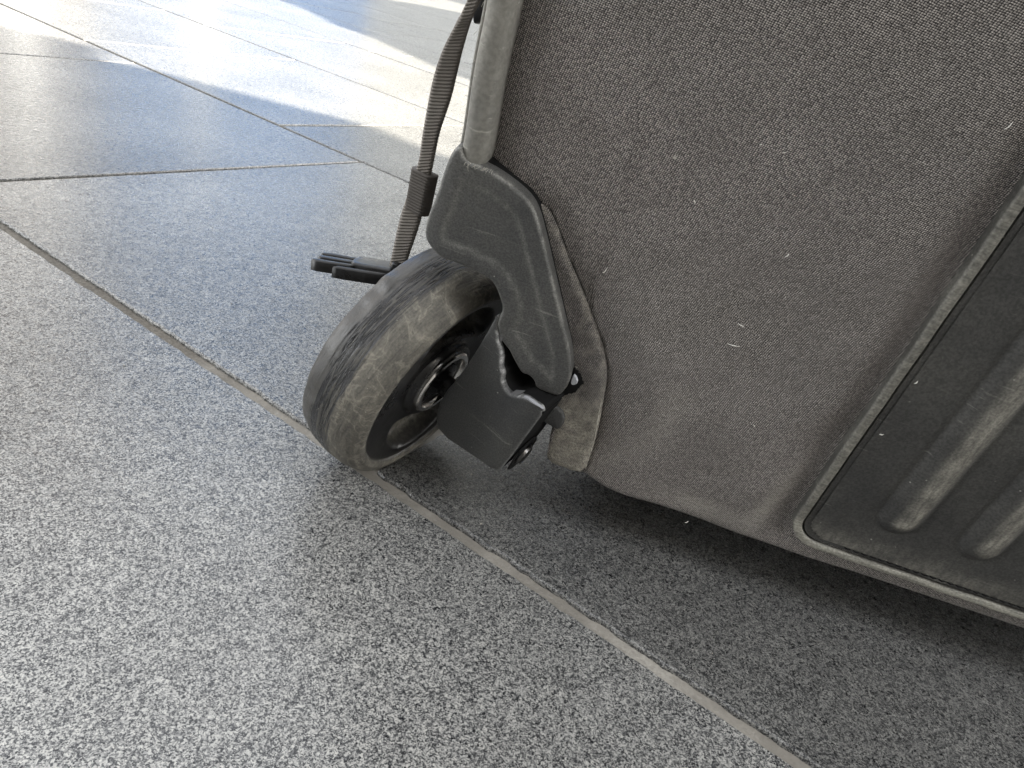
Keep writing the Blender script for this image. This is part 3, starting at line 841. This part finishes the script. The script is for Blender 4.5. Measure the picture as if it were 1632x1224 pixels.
# ------------------------------------------------------------------ strap hanging down the bag's left side
SL = np.array([[-0.03777, 0.207006, 0.145552], [-0.04075, 0.211507, 0.139095], [-0.043551, 0.215888, 0.132413], [-0.045346, 0.21908, 0.125621], [-0.046301, 0.221918, 0.118163], [-0.047032, 0.225202, 0.107273], [-0.047757, 0.229232, 0.095656], [-0.050803, 0.231299, 0.078197], [-0.051805, 0.231776, 0.06201]])
SR = np.array([[-0.034176, 0.205338, 0.146676], [-0.036343, 0.210227, 0.140952], [-0.037913, 0.214392, 0.133861], [-0.038854, 0.217726, 0.127338], [-0.039793, 0.220242, 0.119272], [-0.04183, 0.223484, 0.108303], [-0.042839, 0.227319, 0.096318], [-0.043848, 0.22929, 0.078677], [-0.045982, 0.230591, 0.064046]])
top_ext = np.array([-.012, .012, .06])
SL = np.vstack([SL[0] + (.015, -.016, .042), SL[0] + (.007, -.009, .02), SL]); SR = np.vstack([SR[0] + (.015, -.014, .042), SR[0] + (.007, -.008, .02), SR])
SL = np.vstack([SL, SL[-1] + (-.0008, .0006, -.013)]); SR = np.vstack([SR, SR[-1] + (-.0016, .0006, -.012)])
def smooth_curve(p, n):
    d = np.r_[0, np.cumsum(np.linalg.norm(np.diff(p, axis=0), axis=1))]
    t = np.linspace(0, d[-1], n); o = []
    for v in t:
        i = min(max(np.searchsorted(d, v) - 1, 0), len(p) - 2)
        u = (v - d[i]) / (d[i + 1] - d[i])
        p0, p1, p2, p3 = p[max(i - 1, 0)], p[i], p[i + 1], p[min(i + 2, len(p) - 1)]
        o.append(.5 * ((2 * p1) + (-p0 + p2) * u + (2 * p0 - 5 * p1 + 4 * p2 - p3) * u * u + (-p0 + 3 * p1 - 3 * p2 + p3) * u ** 3))
    return np.array(o), d[-1]
NR = 1500
cl, ln = smooth_curve(SL, NR); cr_, _ = smooth_curve(SR, NR)
def ribbed(cl, cr_, thick, pitch, amp, nc=9, ends=True):
    n = len(cl); V = []; F = []
    mid = (cl + cr_) / 2; s = np.r_[0, np.cumsum(np.linalg.norm(np.diff(mid, axis=0), axis=1))]
    tan = np.gradient(mid, axis=0); tan /= np.linalg.norm(tan, axis=1)[:, None]
    acr = cr_ - cl; wid = np.linalg.norm(acr, axis=1)[:, None]; acr = acr / wid
    nrm = np.cross(tan, acr); nrm /= np.linalg.norm(nrm, axis=1)[:, None]
    m_ = 2 * nc
    for i in range(n):
        ph = s[i] / pitch
        rid = amp * (abs(math.sin(math.pi * ph)) ** .6)
        for k in range(nc):
            u = k / (nc - 1); edge = min(u, 1 - u) * (nc - 1)
            e = .35 if edge < .5 else 1.0
            V.append(cl[i] + (cr_[i] - cl[i]) * u + nrm[i] * (thick / 2 * e + rid * (.5 + .5 * e)))
        for k in range(nc - 1, -1, -1):
            u = k / (nc - 1); edge = min(u, 1 - u) * (nc - 1); e = .35 if edge < .5 else 1.0
            V.append(cl[i] + (cr_[i] - cl[i]) * u - nrm[i] * (thick / 2 * e + rid * (.5 + .5 * e)))
    for i in range(n - 1):
        for k in range(m_):
            F.append((i * m_ + k, i * m_ + (k + 1) % m_, (i + 1) * m_ + (k + 1) % m_, (i + 1) * m_ + k))
    F.append(tuple(range(m_))); F.append(tuple((n - 1) * m_ + k for k in range(m_)))
    return V, F
V, F = ribbed(cl, cr_, .0011, .00112, .00048)
strap = mesh_obj('strap', [Vector(v) - base for v in V], F, G_WEB, bag); fix_normals(strap)
# elastic keeper looped round it
kL = np.array([[-0.049244, 0.230588, 0.095012], [-0.049009, 0.2312, 0.0815]]); kR = np.array([[-0.040867, 0.2270, 0.094458], [-0.041522, 0.2275, 0.081101]])
n_ = 160
kl = np.linspace(kL[0], kL[1], n_); kr = np.linspace(kR[0], kR[1], n_)
V, F = ribbed(kl, kr, .0052, .00095, .00030, 9)
kp = mesh_obj('strap_keeper', [Vector(v) - base for v in V], F, G_ELASTIC, strap); fix_normals(kp)
# black slider where the strap meets the bag
sx = (Vector(SR[3]) - Vector(SL[3])).normalized(); sz = Vector((.2, -.95, .2)).normalized(); sy = sz.cross(sx).normalized(); sz = sx.cross(sy)
bevel_box('strap_slider', (-2.5, 4.5, -6.5, 6.5, -2, 2), G_BLACK, strap, frame(Vector((-0.0355, 0.2135, 0.1475)) - base, sx, sy, sz), .6)
# side-release buckle half, lying nearly edge-on
b0 = Vector((-0.077286, 0.229126, 0.0555)); b1 = Vector((-0.0495, 0.2333, 0.0570))
bx = (b1 - b0).normalized(); bz = Vector((.0, .21, .98)); by = bz.cross(bx).normalized(); bz = bx.cross(by)
KM = frame(b0 - base, bx, by, bz)
Lb = (b1 - b0).length * 1000
def poly(name, pts, z0, z1, mat, parent, bev=.5):
    return relief(name, pts, [(0, z0), (bev * .0, z0 + bev), (0, z1 - bev), (bev * .45, z1 - bev * .3), (bev, z1)], mat, parent, KM, step=.6, smooth_it=1)
bk = poly('buckle', [(14, -9.5), (Lb + 3, -9.5), (Lb + 3, 9.5), (14, 9.5), (12.5, 4), (12.5, -4)], -2.8, 2.2, G_BLACK, strap, .9)
for sgn in (-1, 1):
    pr = [(15, sgn * 9.2), (9, sgn * 10.2), (4, sgn * 10.8), (1.5, sgn * 10.4), (0, sgn * 8.6), (.6, sgn * 6.8), (3, sgn * 7.0), (6, sgn * 7.6), (15, sgn * 6.4)]
    poly('buckle_prong', pr, -2.4, 1.4, G_BLACK, strap, .7)
poly('buckle_arm', [(7, -10.6), (10, -12.2), (Lb - 6, -11.4), (Lb + 2, -9), (Lb + 2, -7.5), (10, -9.4)], -3.5, .6, G_BLACK, strap, .9)
poly('buckle_tongue', [(15, -2.2), (3, -2.0), (.8, -1.2), (.8, 1.2), (3, 2.0), (15, 2.2)], -1.4, 1.4, G_BLACK, strap, .5)
bevel_box('buckle_bar', (Lb - 1.5, Lb + 1.2, -9, 9, 1.8, 4.2), G_BLACK, strap, KM, .6)

# ------------------------------------------------------------------ unseen sun blockers, added to shade the bag and leave a sunlit strip
H = 2.5
def up_to(x, y, H=H):
    t = H / sun_to.z
    return (x + sun_to.x * t, y + sun_to.y * t)
G_BLOCKER = mat_simple('sun_blocker_cloth', (.62, .60, .55), .8, spec=.2)
def sun_blocker(name, pts, label, H):
    P = [up_to(*p, H) for p in pts]
    n = len(P); V = [(x, y, H) for x, y in P] + [(x, y, H + .03) for x, y in P]
    F = [tuple(range(n))[::-1], tuple(n + i for i in range(n))] + [(i, (i + 1) % n, n + (i + 1) % n, n + i) for i in range(n)]
    o = mesh_obj(name, V, F, G_BLOCKER, smooth=False); fix_normals(o)
    tag(o, kind='structure')
    return o
sun_blocker('sun_blocker_sheet', [(-1.9, .74), (-.5875, .735), (-.55, .755), (-.50, .755), (-.478, .712), (-.4148, .728), (-.313, .735), (-.2115, .747), (-.1285, .7056), (.3, .64), (1.2, .55), (1.2, -1.6), (-1.9, -1.6)], None, 2.2)
sun_blocker('sun_blocker_sheet', [(-.236, 1.40), (-.337, 1.521), (-.451, 1.649), (-.556, 1.709), (-.72, 1.92), (-.83, 1.95), (-1.1, 2.3), (-1.0, 2.9), (-.93, 3.4), (-.886, 3.8), (-.76, 4.15), (-.3, 4.6), (.9, 4.4), (1.2, 1.6), (.2, 1.2)], None, 2.2)


G_BLOCK_DARK = mat_simple('light_blocker_dark', (.03, .03, .03), .35, bump=(40, .0005))
G_FACADE = mat_simple('facade_render', (.34, .31, .28), .8, bump=(8, .01))
G_PILLAR = mat_simple('white_pillar_paint', (.80, .79, .76), .5)
def block(name, x0, x1, y0, y1, z1, mat):
    V, F = box_vf(x0, x1, y0, y1, 0, z1)
    return tag(mesh_obj(name, V, F, mat, smooth=False), kind='structure')
# added wall behind the camera blocks front light; houses opposite show in the floor
block('front_light_blocker', -3.0, 5.0, -1.9, -1.6, 2.8, G_BLOCK_DARK)  # unseen; put here to darken the floor under the bag
block('house_and_sky_wall', -34, -9.6, 12, 16, 13, mat_simple('warm_facade', (.46, .41, .37), .8, bump=(8, .01)))
block('house_and_sky_wall', -9.5, -4.1, 14, 18, 12, mat_simple('sky_blue_block', (.12, .30, .62), .5, bump=(8, .01)))  # added block; its blue stands in for reflected sky
block('house_and_sky_wall', -4.0, 14, 13, 17, 13, mat_simple('grey_facade', (.34, .345, .33), .8, bump=(8, .01)))
for px, py in ((-4.35, 8.3), (-4.1, 5.2)):  # unseen pillars added for the bright streaks mirrored in the paving
    V, F = lathe([(0, 140), (120, 140), (120, 110), (3000, 105), (3000, .1)], 24)
    o = mesh_obj('streak_pillar', V, F, G_PILLAR); o.location = (px, py, 0); tag(o, kind='structure'); sharp(o, 40)

# loose grit on the paving near the wheel
gv, gf = [], []
gr = random.Random(11)
for _ in range(150):
    x, y = gr.uniform(-.5, .2), gr.uniform(.07, .6)
    r = gr.uniform(.00012, .00035) * (1 + y)
    base_ = len(gv)
    for (dx, dy, dz) in ((1, 0, .2), (-.4, .9, .2), (-.6, -.8, .2), (.1, .1, 1.1), (0, 0, -.2)):
        gv.append((x + r * dx * gr.uniform(.6, 1.3), y + r * dy * gr.uniform(.6, 1.3), r * dz + .0001))
    for f in ((0, 1, 3), (1, 2, 3), (2, 0, 3), (1, 0, 4), (2, 1, 4), (0, 2, 4)): gf.append(tuple(base_ + i for i in f))
grit = mesh_obj('grit', gv, gf, G_THREAD, pavement, smooth=False); tag(grit, kind='stuff')
